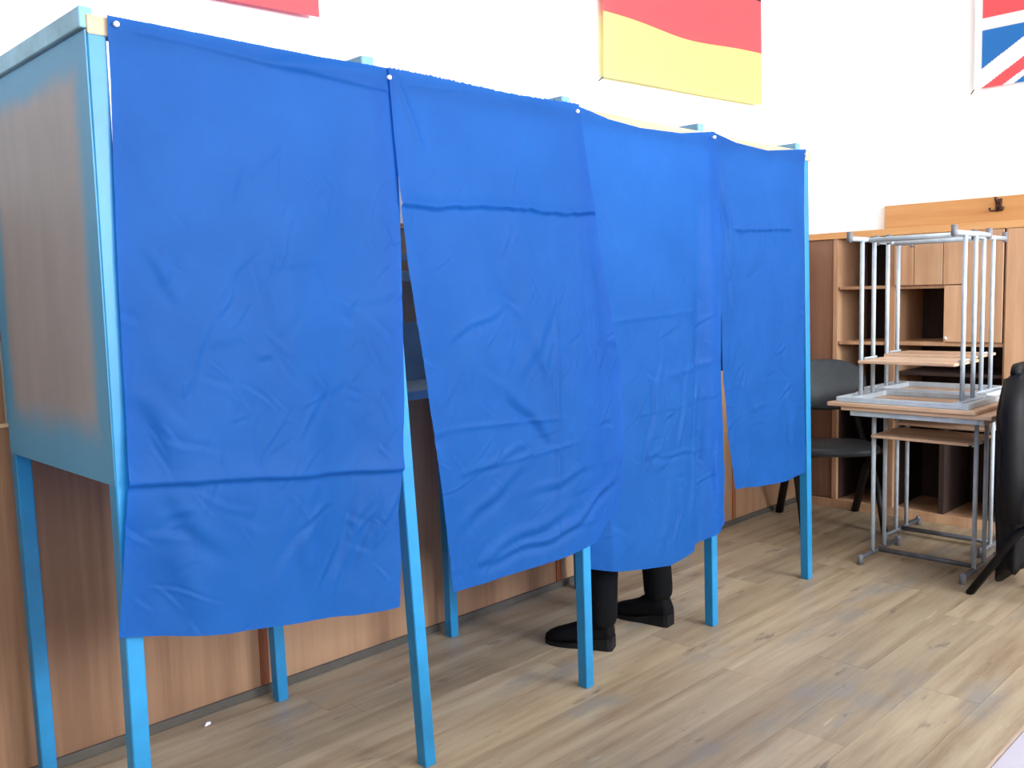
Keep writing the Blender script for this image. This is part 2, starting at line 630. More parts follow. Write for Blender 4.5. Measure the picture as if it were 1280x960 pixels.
def curtain(name, label, Lp, Rp, Tp, Bp, ybase, yfun, feats, seed, tacks, nrand=70, nu=180, nv=380):
    u = np.linspace(0, 1, nu)
    v = np.linspace(0, 1, nv)
    Tc, Bc = interp(Tp, u), interp(Bp, u)
    Lc, Rc = interp(Lp, v), interp(Rp, v)
    U, V = np.meshgrid(u, v)
    P = np.zeros((nv, nu, 2))
    for k in range(2):
        P[..., k] = (1 - V) * Tc[None, :, k] + V * Bc[None, :, k] + (1 - U) * Lc[:, None, k] + U * Rc[:, None, k] \
            - ((1 - U) * (1 - V) * Tc[0, k] + U * (1 - V) * Tc[-1, k] + (1 - U) * V * Bc[0, k] + U * V * Bc[-1, k])
    X, Zc = P[..., 0], P[..., 1]
    hang = np.clip((1.95 - Zc) / 0.5, 0, 1)
    Yd = ybase + yfun(X, Zc, U, V)
    D = np.zeros_like(X)
    D += 0.006 * hang * vnoise(X * 4.0 + seed * 3.1, Zc * 1.3 + seed, seed)
    D += 0.0035 * hang * vnoise(X * 9 + Zc * 2 + seed, Zc * 3.0, seed + 1)
    D += 0.0016 * hang * vnoise(X * 22, Zc * 14 + X * 9, seed + 2)
    rs = np.random.RandomState(seed + 50)
    x0, x1 = X.min(), X.max()
    z0, z1 = Zc.min(), Zc.max()
    for _ in range(nrand):
        cx, cz = rs.uniform(x0, x1), rs.uniform(z0, z0 + (z1 - z0) * 0.72)
        a = rs.choice([0.9, 1.2, 2.2, 0.15, 2.7]) + rs.uniform(-0.2, 0.2)
        l = rs.uniform(0.04, 0.2)
        D += crease(X, Zc, cx, cz, cx + math.cos(a) * l, cz + math.sin(a) * l, rs.uniform(0.0015, 0.005), rs.uniform(0.005, 0.016))
    for _ in range(150):
        cx, cz = rs.uniform(x0, x1), z0 + (z1 - z0) * 0.8 * rs.uniform(0, 1) ** 1.4
        a = rs.choice([0.8, 1.0, 1.3, 2.3, 2.0]) + rs.uniform(-0.25, 0.25)
        l = rs.uniform(0.03, 0.13)
        D += crease(X, Zc, cx, cz, cx + math.cos(a) * l, cz + math.sin(a) * l, rs.uniform(0.001, 0.003), rs.uniform(0.004, 0.008))
    for ft in feats:
        if ft[0] == 'c':
            D += crease(X, Zc, *ft[1:5], ft[5] * (0.9 if seed == 11 else 1.3), ft[6] * 0.75)
        elif ft[0] == 'r':
            D += ridge(X, Zc, *ft[1:])
        elif ft[0] == 't':      # sewn tuck: cloth bulges above the seam line and drops back sharply under it
            _, xa, za, xb, zb, amp, ht = ft
            zl = za + (zb - za) * (X - xa) / (xb - xa) + 0.006 * vnoise(X * 6, X * 0 + seed, seed) + (0.0035 if amp > 0.0125 else 0.001) * vnoise(X * 45, X * 0 + seed + 3, seed)
            k = np.clip((X - xa) / 0.03, 0, 1) * np.clip((xb - X) / 0.03, 0, 1)
            dz_ = Zc - zl
            D += k * amp * (np.exp(-np.clip(dz_, 0, 1) / ht) / (1 + np.exp(-dz_ / 0.0025)) - 0.3 * np.exp(-np.clip(-dz_, 0, 1) / 0.03) / (1 + np.exp(np.clip(dz_ / 0.0025, -50, 50))))
    # cloth is pinned to the rail at the top
    pin = np.clip((1.935 - Zc) / 0.06, 0, 1)
    Yd = Yd - D * (0.25 + 0.75 * pin)
    # the cloth lies in front of the rail and the posts
    Yd = np.where(Zc > 1.87, np.minimum(Yd, 1.9575), Yd)
    for (xt_, xf_) in FT:
        xp = xf_ + (xt_ - xf_) * Zc / 1.893
        k = np.clip(1 - (np.abs(X - xp) - 0.024) / 0.04, 0, 1) if not (seed == 37 and xt_ < 2.5) else (np.abs(X - xp) < 0.024) * 1.0
        Yd = np.where((k > 0) & (Yd > 1.957), Yd * (1 - k) + 1.957 * k, Yd)
    # frayed top edge
    Zf = Zc.copy()
    Zf[0] += rs.uniform(-0.002, 0.003, nu) * (1.0 if seed == 23 else 0.25)
    verts = np.stack([X, Yd, Zf], -1).reshape(-1, 3)
    o0 = verts.mean(0)
    o0 = np.array([(x0 + x1) / 2, ybase, 1.93])
    idx = np.arange(nu * nv).reshape(nv, nu)
    faces = np.stack([idx[:-1, :-1], idx[1:, :-1], idx[1:, 1:], idx[:-1, 1:]], -1).reshape(-1, 4)
    me = bpy.data.meshes.new(name)
    me.from_pydata((verts - o0).tolist(), [], faces.tolist())
    o = link(name, me, M['cloth_bright' if seed == 37 else 'cloth'], None, tuple(o0), True)
    tag(o, label, 'curtain')
    for (tx, tz) in tacks:
        bm = bmesh.new()
        ty = ybase - 0.004
        add_tube(bm, [(tx - o0[0], ty - 0.006 - o0[1], tz - o0[2]), (tx - o0[0], ty - 0.004 - o0[1], tz - o0[2]), (tx - o0[0], ty + 0.01 - o0[1], tz - o0[2])], [0.004, 0.0062, 0.005], 10)
        t = done('tack', bm, M['tack'], o, None, True)
        t['label'] = 'white thumbtack'
    return o


# 1: leftmost
def y1(X, Zc, U, V):
    return -0.03 * V ** 2 + 0.012 * np.sin(U * 9 + V * 1.5) * V + 0.008 * np.sin(U * 17 + 1) * V


curtain('curtain', 'widest leftmost blue curtain hanging beside the grey side panel', 
        [(0.796, 1.933), (0.795, 1.802), (0.789, 1.639), (0.783, 1.425), (0.779, 1.105), (0.772, 0.951), (0.752, 0.798), (0.729, 0.634)],
        [(1.533, 1.937), (1.534, 1.804), (1.536, 1.639), (1.534, 1.493), (1.527, 1.281), (1.517, 1.066), (1.497, 0.873), (1.471, 0.768), (1.471, 0.657), (1.456, 0.517)],
        [(0.796, 1.934), (0.922, 1.934), (1.091, 1.933), (1.304, 1.932), (1.533, 1.937)],
        [(0.729, 0.634), (0.82, 0.616), (0.97, 0.581), (1.116, 0.56), (1.326, 0.523), (1.456, 0.517)],
        1.952, y1,
        [('t', 0.74, 0.953, 1.56, 0.868, 0.012, 0.03),
         ('t', 0.83, 1.905, 1.53, 1.872, 0.006, 0.02),
         ('r', 1.15, 1.9, 1.52, 1.93, 0.012, 0.018),
         ('c', 1.38, 0.86, 1.26, 0.6, 0.008, 0.025), ('c', 1.44, 0.84, 1.33, 0.62, 0.007, 0.018), ('c', 1.47, 0.84, 1.38, 0.66, 0.006, 0.014),
         ('c', 1.28, 0.88, 1.08, 0.66, 0.006, 0.025), ('c', 0.83, 0.93, 0.99, 0.74, 0.008, 0.035), ('c', 0.8, 1.16, 0.88, 0.97, 0.012, 0.035),
         ('c', 0.83, 1.46, 0.92, 1.33, 0.007, 0.025), ('c', 1.03, 1.4, 1.13, 1.46, 0.004, 0.010), ('c', 1.0, 1.3, 1.04, 1.36, 0.004, 0.009), ('c', 1.15, 1.4, 1.2, 1.5, 0.004, 0.009), ('c', 0.94, 1.16, 0.98, 1.3, 0.005, 0.015),
         ('c', 1.22, 1.16, 1.3, 1.07, 0.006, 0.02), ('c', 1.16, 0.93, 1.2, 0.55, 0.010, 0.05), ('c', 0.82, 0.8, 0.92, 0.6, 0.010, 0.05)],
        11, [(0.812, 1.917), (1.515, 1.912)])


def y2(X, Zc, U, V):
    return -0.012 * V + 0.012 * np.sin(U * 7 + 0.5) * V - 0.02 * V ** 2 - 0.006 * np.clip((U - 0.85) / 0.15, 0, 1) * np.clip(V * 2, 0, 1)


curtain('curtain', 'blue curtain second from left with dark tuck and low slanting hem', 
        [(1.512, 1.937), (1.52, 1.785), (1.533, 1.6), (1.548, 1.43), (1.575, 1.236), (1.594, 1.103), (1.632, 0.783), (1.656, 0.504)],
        [(2.268, 1.938), (2.299, 1.767), (2.33, 1.595), (2.371, 1.408), (2.421, 1.194), (2.456, 1.028), (2.455, 0.807), (2.416, 0.618)],
        [(1.512, 1.937), (1.717, 1.936), (1.966, 1.93), (2.268, 1.938)],
        [(1.656, 0.504), (1.781, 0.497), (1.915, 0.5), (2.096, 0.507), (2.274, 0.519), (2.416, 0.618)],
        1.946, y2,
        [('t', 1.52, 1.586, 2.34, 1.594, 0.016, 0.03),
         ('t', 1.53, 1.905, 2.2, 1.915, 0.005, 0.015),
         ('r', 1.53, 1.93, 1.62, 1.72, 0.006, 0.012), ('r', 2.31, 1.56, 2.45, 0.9, -0.012, 0.035), ('c', 2.0, 1.25, 2.08, 1.0, 0.008, 0.04), ('c', 1.9, 1.4, 2.0, 1.15, 0.006, 0.04),
         ('c', 1.87, 1.08, 2.1, 0.86, 0.010, 0.03), ('r', 2.13, 1.3, 2.09, 0.66, 0.007, 0.010), ('r', 1.65, 0.97, 2.15, 0.95, 0.004, 0.008), ('r', 1.68, 0.83, 2.25, 0.87, 0.004, 0.009), ('c', 1.72, 0.545, 2.3, 0.60, 0.010, 0.022), ('c', 1.68, 0.66, 1.98, 0.82, 0.009, 0.03), ('c', 1.75, 0.56, 2.2, 0.66, 0.009, 0.03),
         ('c', 2.1, 0.57, 2.42, 0.72, 0.012, 0.025), ('c', 1.7, 0.82, 2.0, 0.88, 0.006, 0.02), ('c', 1.66, 1.2, 1.95, 1.32, 0.005, 0.02),
         ('c', 1.95, 0.72, 2.3, 0.78, 0.007, 0.025), ('c', 1.95, 1.05, 2.2, 1.4, 0.005, 0.03)],
        23, [(2.255, 1.914)])


def y3(X, Zc, U, V):
    fold = 0.034 * np.exp(-((U - 0.86 + 0.1 * V) / 0.06) ** 2) * np.sqrt(V) - 0.016 * np.exp(-((U - 0.9) / 0.05) ** 2) * V
    back = 0.055 * np.clip(1 - U / 0.12, 0, 1) * np.clip((V - 0.55) / 0.3, 0, 1)
    fold = fold * np.clip(V * 8 - 0.4, 0, 1)
    return 0.006 + 0.012 * np.clip(1 - U / 0.25, 0, 1) * np.clip(V * 6, 0, 1) - 0.03 * np.sin(np.clip((U - 0.2) / 0.8, 0, 1) * math.pi) * V + fold + back


curtain('curtain', 'bright blue curtain third from left, person\'s black boots showing under it', 
        [(2.27, 1.936), (2.30, 1.6), (2.326, 1.0), (2.33, 0.6), (2.33, 0.397)],
        [(3.064, 1.938), (3.088, 1.773), (3.103, 1.531), (3.102, 1.066), (3.124, 0.779), (3.134, 0.584), (3.128, 0.406)],
        [(2.27, 1.936), (2.425, 1.912), (2.599, 1.902), (2.837, 1.909), (3.064, 1.938)],
        [(2.33, 0.397), (2.476, 0.362), (2.714, 0.334), (2.923, 0.361), (3.128, 0.406)],
        1.949, y3,
        [('t', 2.55, 0.9, 3.1, 0.93, 0.003, 0.02), ('r', 2.4, 1.24, 3.0, 1.27, 0.004, 0.009), ('c', 2.7, 1.15, 2.58, 0.62, 0.007, 0.02), ('c', 2.98, 1.2, 2.9, 0.75, 0.008, 0.018), ('c', 2.8, 0.62, 2.74, 0.38, 0.007, 0.015), ('r', 2.7, 1.03, 3.05, 1.07, 0.004, 0.012),
         ('c', 2.86, 1.1, 2.78, 0.75, 0.006, 0.02), ('c', 2.92, 0.95, 2.84, 0.45, 0.009, 0.03), ('c', 3.0, 0.9, 2.92, 0.42, 0.010, 0.025),
         ('c', 3.05, 0.85, 3.02, 0.45, 0.010, 0.02), ('c', 2.74, 0.7, 2.66, 0.4, 0.006, 0.03), ('c', 2.6, 0.75, 3.05, 0.72, 0.004, 0.015)],
        37, [(3.046, 1.914)])


def y4(X, Zc, U, V):
    return 0.002 - 0.02 * V * U + 0.008 * np.sin(U * 6 + 1) * V + 0.008 * np.exp(-((U - 0.16) / 0.08) ** 2) * V


curtain('curtain', 'narrow shorter blue curtain at the right end of the booths', 
        [(3.042, 1.938), (3.07, 1.68), (3.092, 1.439), (3.114, 1.222), (3.131, 1.033), (3.165, 0.774), (3.224, 0.529)],
        [(3.79, 1.94), (3.772, 1.873), (3.765, 1.547), (3.77, 1.021), (3.774, 0.517)],
        [(3.042, 1.938), (3.216, 1.912), (3.461, 1.904), (3.79, 1.94)],
        [(3.224, 0.529), (3.401, 0.513), (3.603, 0.508), (3.774, 0.517)],
        1.954, y4,
        [('t', 3.2, 1.574, 3.66, 1.584, 0.014, 0.03), ('c', 3.09, 1.82, 3.2, 1.38, 0.016, 0.03), ('c', 3.14, 1.5, 3.22, 1.1, 0.010, 0.03), ('c', 3.5, 1.05, 3.62, 1.1, 0.006, 0.015),
         ('c', 3.5, 0.85, 3.66, 0.93, 0.006, 0.015), ('c', 3.6, 1.0, 3.66, 0.6, 0.008, 0.04), ('c', 3.3, 0.95, 3.45, 0.6, 0.008, 0.04)],
        49, [(3.776, 1.917)])


# ------------------------------------------------------------------ flags
def flag(name, label, w, h, colfun, place, wave, nu=301, nv=191, sag=None):
    u = np.linspace(0, 1, nu)
    v = np.linspace(0, 1, nv)
    U, V = np.meshgrid(u, v)             # u from hoist/left, v from bottom
    D = wave(U, V)
    S = sag(U, V) if sag else np.zeros_like(U)
    loc, ux = place
    # D pushes the cloth off the wall, into the room
    nrm = (ux[1], -ux[0])
    verts = np.stack([U * w * ux[0] + D * nrm[0], U * w * ux[1] + D * nrm[1], V * h + S], -1).reshape(-1, 3)
    idx = np.arange(nu * nv).reshape(nv, nu)
    faces = np.stack([idx[:-1, :-1], idx[:-1, 1:], idx[1:, 1:], idx[1:, :-1]], -1).reshape(-1, 4)
    me = bpy.data.meshes.new(name)
    me.from_pydata(verts.tolist(), [], faces.tolist())
    ca = me.color_attributes.new('print', 'FLOAT_COLOR', 'POINT')
    c = colfun(U, V).reshape(-1, 4)
    ca.data.foreach_set('color', c.astype(np.float32).ravel())
    o = link(name, me, M['flag'], None, loc, True)
    tag(o, label, 'flag')
    bm = bmesh.new()
    p0 = Vector((0, 0, 0)) + Vector((nrm[0] * 0.01, nrm[1] * 0.01, 0))
    add_tube(bm, [p0, p0 + Vector((-ux[0] * 0.02 - nrm[0] * 0.012, -ux[1] * 0.02 - nrm[1] * 0.012, -0.018))], 0.0035, 6)
    done('tie_cord', bm, M['cord'], o)
    return o


RED = np.array([0.82, 0.10, 0.115, 1])
YEL = np.array([0.92, 0.82, 0.24, 1])
BLK = np.array([0.02, 0.02, 0.02, 1])
WHT = np.array([0.86, 0.86, 0.86, 1])
BLU = np.array([0.02, 0.17, 0.50, 1])


def german(U, V):
    c = np.zeros(U.shape + (4,))
    c[:] = BLK
    c[V < 2 / 3] = RED
    c[V < 1 / 3] = YEL
    return c


def gsag(U, V):
    s = 0.046 * U * (1 - V) + 0.02 * U * V
    return s - 0.032 * np.exp(-((U - 0.52) / 0.3) ** 2) * np.sin(np.clip(V, 0, 1) * math.pi) + 0.012 * np.sin(U * 3.14) * 0


flag('flag', 'German flag with black, red and yellow bands on the back wall', 1.40, 0.88, german, ((3.375, 2.755, 2.328), (1, 0)),
     lambda U, V: 0.012 + 0.006 * np.sin(U * 8 + V * 3) + 0.012 * V * np.abs(np.sin(U * 7)) , sag=gsag)


def redwhite(U, V):
    c = np.zeros(U.shape + (4,))
    c[:] = WHT
    c[V < 0.5] = RED
    return c


flag('flag', 'flag whose red lower band shows above the leftmost curtain', 1.42, 0.88, redwhite, ((0.42, 2.755, 2.262), (1, 0)),
     lambda U, V: 0.012 + 0.005 * np.sin(U * 8 + V * 3), sag=lambda U, V: 0.04 * U * (1 - V))


def union(U, V):
    # 60 x 30 units
    x, y_ = U * 61.5 - 1.5 - 30, V * 30 - 15
    c = np.zeros(U.shape + (4,))
    c[:] = BLU
    L = math.hypot(60, 30)
    d1 = (x * 30 - y_ * 60) / L          # signed distance to rising diagonal
    d2 = (x * 30 + y_ * 60) / L          # to falling diagonal
    for d in (d1, d2):
        c[np.abs(d) < 3] = WHT
    left = x < 0
    c[left & (d1 > 0) & (d1 < 2)] = RED
    c[~left & (d1 < 0) & (d1 > -2)] = RED
    c[left & (d2 > -2) & (d2 < 0) & True] = RED
    c[~left & (d2 < 2) & (d2 > 0)] = RED
    c[(np.abs(x) < 5) | (np.abs(y_) < 5)] = WHT
    c[(np.abs(x) < 3) | (np.abs(y_) < 3)] = RED
    c[x < -30] = WHT
    return c


flag('flag', 'red, white and blue crossed flag at the top right corner', 1.55, 0.95, union, ((RX1 - 0.012, 1.90, 2.435), (0, -1)),
     lambda U, V: 0.012 + 0.005 * np.sin(U * 9 + V * 2))

# ------------------------------------------------------------------ wall cabinet on the right
CX0, CX1, CH = 5.24, 5.66, 1.66
cab = thing('wall_cabinet', 'long tan laminate cabinet with open shelves along the right wall', 'cabinet', (CX0, 0, 0))


def cbox(name, x0, x1, y0, y1, z0, z1, mat, bev=0.001):
    return box(name, x0 - CX0, x1 - CX0, y0, y1, z0, z1, mat, cab, bev)


T = 0.018
cbox('top', CX0 - 0.01, CX1, 0.6, 2.755, CH - 0.038, CH, M['cabtop'])
cbox('plinth', CX0 + 0.002, CX1, 0.6, 2.74, 0, 0.055, M['cab'])
cbox('back_panel', CX1 - 0.008, CX1, 0.6, 2.75, 0.055, CH - 0.038, M['cab_shade'])
zt = CH - 0.038
for yy, tt in ((2.737, T), (2.5, 0.028), (2.158, 0.056), (1.56, 0.026), (1.06, T), (0.6, T)):
    cbox('side_panel', CX0, CX1 - 0.008, yy, yy + tt, 0.055, zt, M['cab'])
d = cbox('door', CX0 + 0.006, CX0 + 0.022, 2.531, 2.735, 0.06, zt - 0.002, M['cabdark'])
d['label'] = 'dark brown door'
for z in (1.322, 0.998, 0.66, 0.36):
    cbox('shelf', CX0 + 0.004, CX1 - 0.008, 2.2145, 2.49, z, z + T, M['cab' if z > 0.9 else 'cab_shade'])  # lower shelves get the shaded colour instead of the tan
# middle section
cbox('shelf', CX0 + 0.001, CX1 - 0.008, 1.5865, 2.1575, 1.0, 1.022, M['cab'])
cbox('shelf', CX0 + 0.001, CX1 - 0.008, 1.777, 2.1575, 1.318, 1.336, M['cab'])
cbox('shade_lining', CX0 + 0.03, CX1 - 0.008, 2.4905, 2.4995, 0.056, 0.65, M['cab_shade'], 0)  # added dark sheet, paints the shade on the side of the low compartment
cbox('shade_lining', CX0 + 0.03, CX1 - 0.008, 2.1485, 2.1575, 0.056, 0.558, M['cab_shade'], 0)  # same added shade sheet for the middle section
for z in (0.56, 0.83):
    cbox('shelf', CX0 + 0.02, CX1 - 0.008, 1.5865, 2.1575, z, z + T, M['cab_shade'])  # low shelves painted dark for the shade under the desks
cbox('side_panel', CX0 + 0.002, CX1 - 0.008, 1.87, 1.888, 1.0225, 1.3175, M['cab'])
cbox('side_panel', CX0 + 0.002, CX1 - 0.008, 1.87, 1.9, 0.0555, 0.5595, M['cab_shade'])  # low divider painted dark as if in shade
cbox('side_panel', CX0 + 0.002, CX1 - 0.008, 1.759, 1.7765, 1.0225, zt - 0.0005, M['cab'])


def door(y0, y1, z0, z1, ky=None, kz=None, mat='cab'):
    dd = box('door', -0.008, 0.008, -(y1 - y0) / 2, (y1 - y0) / 2, -(z1 - z0) / 2, (z1 - z0) / 2, M[mat], cab, 0.0015)
    dd.location = (-0.008 - 0.0005, (y0 + y1) / 2, (z0 + z1) / 2)
    if ky is not None:
        bm = bmesh.new()
        add_tube(bm, [(-0.008, ky - (y0 + y1) / 2, kz - (z0 + z1) / 2), (-0.02, ky - (y0 + y1) / 2, kz - (z0 + z1) / 2), (-0.026, ky - (y0 + y1) / 2, kz - (z0 + z1) / 2)], [0.005, 0.007, 0.01], 10)
        k = done('knob', bm, M['tack'], dd, None, True)
    return dd


door(2.052, 2.158, 1.338, zt - 0.003)
door(1.895, 2.048, 1.338, zt - 0.003)
door(1.77, 1.891, 1.338, zt - 0.003)
door(1.772, 1.884, 1.024, 1.332, 1.868, 1.045)
door(1.589, 1.767, 1.024, zt - 0.003)
door(1.08, 1.574, 0.06, zt - 0.003, 1.11, 0.9)
door(0.62, 1.056, 0.06, zt - 0.003, 1.03, 0.9)


# ------------------------------------------------------------------ school desks


def make_desk(label, loc, rotz=0.0, flip=False, HD=0.765):
    root = thing('school_desk', label, 'desk', loc, rotz, 'stacked school desks')
    if flip:
        root.rotation_euler = (math.pi, 0, rotz)
    D2, W2 = 0.225, 0.34
    bm = bmesh.new()
    add_box(bm, -D2, D2, -W2, W2, HD - 0.019, HD, 0.003)
    done('tabletop', bm, M['desk_top'], root)
    bm = bmesh.new()
    add_box(bm, -0.15, 0.17, -0.222, 0.222, 0.612, 0.626, 0.002)
    done('book_shelf', bm, M['desk_top'], root)
    bm = bmesh.new()        # rectangular steel frame under the top
    z0, z1 = HD - 0.045, HD - 0.0195
    for s in (-1, 1):
        add_box(bm, -D2 + 0.02, D2 - 0.02, s * 0.29 - 0.0125, s * 0.29 + 0.0125, z0, z1, 0.002)
        xx = s * (D2 - 0.0325)
        add_box(bm, xx - 0.0125, xx + 0.0125, -0.2775, 0.2775, z0, z1, 0.002)
    for s in (-1, 1):
        add_box(bm, -D2 + 0.045, D2 - 0.045, s * 0.235 - 0.016, s * 0.235 + 0.016, z0, z1, 0.002)
    done('frame', bm, M['steel'], root)
    for s in (-1, 1):
        for lx in (-0.085, 0.05):
            bm = bmesh.new()
            add_tube(bm, [(lx, s * 0.235, 0.035), (lx, s * 0.235, z0)], 0.0105, 10)
            done('leg', bm, M['steel'], root, None, True)
        bm = bmesh.new()
        add_tube(bm, [(-0.225, s * 0.235, 0.032), (0.225, s * 0.235, 0.032)], 0.012, 8)
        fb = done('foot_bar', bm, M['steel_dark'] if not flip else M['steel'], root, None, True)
        for e in (-1, 1):
            bm = bmesh.new()
            add_tube(bm, [(e * 0.222, s * 0.235, 0.0), (e * 0.222, s * 0.235, 0.042), (e * 0.222, s * 0.235, 0.05)], [0.0145, 0.0145, 0.009], 10)
            done('rubber_foot', bm, M['rubber'], fb, None, True)
    bm = bmesh.new()
    add_tube(bm, [(-0.03, -0.222, 0.035), (-0.03, 0.222, 0.035)], 0.0125, 8)
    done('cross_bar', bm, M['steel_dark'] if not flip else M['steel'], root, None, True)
    for s in (-1, 1):
        bm = bmesh.new()
        add_tube(bm, [(-0.085, s * 0.218, 0.605), (0.05, s * 0.218, 0.605)], 0.005, 6)
        done('shelf_bracket', bm, M['steel'], root)
    return root


make_desk('wooden-topped grey steel school desk standing upright at the front of the stack', (4.45, 1.655, 0))
make_desk('wooden-topped grey steel school desk upright behind the front desk, next to the cabinet', (4.925, 1.735, 0))
make_desk('upside-down grey steel school desk on the front desk, feet in the air', (4.43, 1.715, 0.765 + 0.83 + 0.001), 0, True, 0.83)
make_desk('upside-down grey steel school desk on the rear desk, nearest the cabinet', (4.905, 1.79, 0.765 + 0.83 + 0.001), 0, True, 0.83)


# ------------------------------------------------------------------ chairs
def rounded_pad(bm, w, d, t, n=28, p=2.8, bulge=0.012):
    """super-ellipse pad lying in xy, thickness along z"""
    rings = []
    for k, (sc, z) in enumerate(((0.9, 0.0), (0.985, t * 0.2), (1.0, t * 0.5), (0.985, t * 0.8), (0.9, t), (0.5, t + bulge * 0.7), (0.05, t + bulge))):
        ring = []
        for i in range(n):
            a = 2 * math.pi * i / n
            c, s = math.cos(a), math.sin(a)
            ring.append(Vector((math.copysign(abs(c) ** (2 / p), c) * w / 2 * sc, math.copysign(abs(s) ** (2 / p), s) * d / 2 * sc, z)))
        rings.append(ring)
    add_loft(bm, rings)


def make_chair(label, loc, rotz):
    """local: +y is the way the sitter faces"""
    root = thing('stacking_chair', label, 'chair', loc, rotz)
    bm = bmesh.new()
    rounded_pad(bm, 0.46, 0.42, 0.045)
    bmesh.ops.translate(bm, verts=bm.verts, vec=(0, 0.02, 0.425))
    done('seat', bm, M['chair_fabric'], root, None, True)
    bm = bmesh.new()
    rounded_pad(bm, 0.46, 0.3, 0.04, p=2.5)
    for v in bm.verts:      # curve around the sitter's back
        v.co.z += 0.25 * v.co.x ** 2
    bmesh.ops.rotate(bm, verts=bm.verts, cent=(0, 0, 0), matrix=Matrix.Rotation(math.radians(-72), 3, 'X'))
    bmesh.ops.translate(bm, verts=bm.verts, vec=(0, -0.19, 0.775))
    done('backrest', bm, M['chair_fabric'], root, None, True)
    for s in (-1, 1):
        x = s * 0.215
        bm = bmesh.new()
        add_tube(bm, [(x, 0.215, 0.0), (x, 0.1, 0.22), (x * 0.98, -0.07, 0.415), (x * 0.9, -0.13, 0.5), (x * 0.8, -0.18, 0.65), (x * 0.8, -0.215, 0.8)], 0.013, 8, True, 1.4)
        done('leg', bm, M['chair_black'], root, None, True)
        bm = bmesh.new()
        add_tube(bm, [(x * 1.04, -0.32, 0.0), (x * 1.04, -0.13, 0.3), (x, 0.03, 0.412)], 0.017, 8, True, 1.4)
        done('leg', bm, M['chair_black'], root, None, True)
    bm = bmesh.new()
    for yy in (-0.1, 0.08):
        add_tube(bm, [(-0.21, yy, 0.412), (0.21, yy, 0.412)], 0.009, 6)
    done('seat_frame', bm, M['chair_black'], root)
    return root


make_chair('charcoal padded chair between the booths and the desk stack', (4.85, 2.33, 0), math.radians(180 - 48))
make_chair('charcoal chair at the right edge with a black coat over its back', (4.345, 1.035, 0), math.radians(180))

# coat hung over the right-hand chair's back
bm = bmesh.new()
NR, NS = 26, 44
rings = []
for j in range(NR):
    t = j / (NR - 1)
    z = 0.965 - 0.86 * t
    ring = []
    for i in range(NS):
        a = 2 * math.pi * i / NS
        c, s = math.cos(a), math.sin(a)
        wx = 0.17 + 0.07 * min(1, t * 2.5) + 0.02 * math.sin(t * 5)
        wy = 0.045 + 0.032 * min(1, t * 5) - 0.008 * t
        k = 1 - max(0, 0.06 - t) / 0.06 * 0.45
        fold = 0.012 * math.sin(a * 7 + t * 3) * t + 0.006 * math.sin(a * 13 + t * 8)
        px_ = math.copysign(abs(c) ** 0.7, c) * (wx + fold) * k
        py_ = math.copysign(abs(s) ** 0.8, s) * (wy + fold * 0.8) * k
        zz = z + (0.035 * math.sin(a * 2 + 0.6) + 0.02 * math.sin(a * 5)) * t ** 3
        ring.append(Vector((px_, py_ - 0.02 * t, zz)))
    rings.append(ring)
add_loft(bm, rings)
coat = done('coat', bm, M['coat'], None, (4.345, 1.225, 0), True)
tag(coat, 'black coat draped over a chair back at the right edge', 'coat')
for s in (-1, 1):
    bm = bmesh.new()
    add_tube(bm, [(s * 0.16, -0.01, 0.93), (s * 0.21, -0.02, 0.8), (s * 0.225, -0.03, 0.55), (s * 0.215, -0.03, 0.34)], [0.045, 0.05, 0.048, 0.042], 12)
    done('sleeve', bm, M['coat'], coat, None, True)
bm = bmesh.new()
add_tube(bm, [(-0.12, 0, 0.955), (-0.06, 0.015, 0.975), (0.06, 0.015, 0.975), (0.12, 0, 0.955)], 0.022, 8)
done('collar', bm, M['coat'], coat, None, True)


# ------------------------------------------------------------------ person in the third booth
def skin_obj(name, nodes, edges, mat, parent, root_i=0, sub=2):
    me = bpy.data.meshes.new(name)
    me.from_pydata([n[0] for n in nodes], edges, [])
    o = link(name, me, mat, parent)
    md = o.modifiers.new('skin', 'SKIN')
    md.use_smooth_shade = True
    for i, n in enumerate(nodes):
        sv = me.skin_vertices[0].data[i]
        r = n[1]
        sv.radius = r if isinstance(r, tuple) else (r, r)
        sv.use_root = (i == root_i)
    sd = o.modifiers.new('sub', 'SUBSURF')
    sd.levels = sub
    sd.render_levels = sub
    return o


PX, PY = 2.755, 2.16
person = thing('person', 'person in black trousers and boots standing behind the third curtain', 'person', (PX, PY, 0))
# ankles relative to the root
la, ra = Vector((-0.168, -0.0, 0.14)), Vector((0.187, 0.0, 0.14))
nodes = [((0, 0, 0.93), (0.155, 0.1)), ((0, 0.0, 1.1), (0.13, 0.09)), ((0, 0.01, 1.27), (0.15, 0.1)), ((0, 0.01, 1.38), (0.12, 0.075)),
         ((0, 0.015, 1.455), 0.052), ((0, 0.035, 1.52), 0.062), ((0, 0.04, 1.6), (0.076, 0.092)), ((0, 0.03, 1.66), (0.06, 0.075)),
         ((-0.095, 0, 0.86), 0.085), ((-0.13, 0.015, 0.5), 0.06), (tuple(la), 0.042),
         ((0.095, 0, 0.86), 0.085), ((0.145, 0.015, 0.5), 0.06), (tuple(ra), 0.042),
         ((-0.175, 0.01, 1.375), 0.058), ((-0.22, 0.03, 1.13), 0.043), ((-0.15, 0.25, 1.065), 0.03),
         ((0.175, 0.01, 1.375), 0.058), ((0.19, 0.03, 1.13), 0.043), ((0.12, 0.25, 1.065), 0.03)]
edges = [(0, 1), (1, 2), (2, 3), (3, 4), (4, 5), (5, 6), (6, 7), (0, 8), (8, 9), (9, 10), (0, 11), (11, 12), (12, 13), (3, 14), (14, 15), (15, 16), (3, 17), (17, 18), (18, 19)]
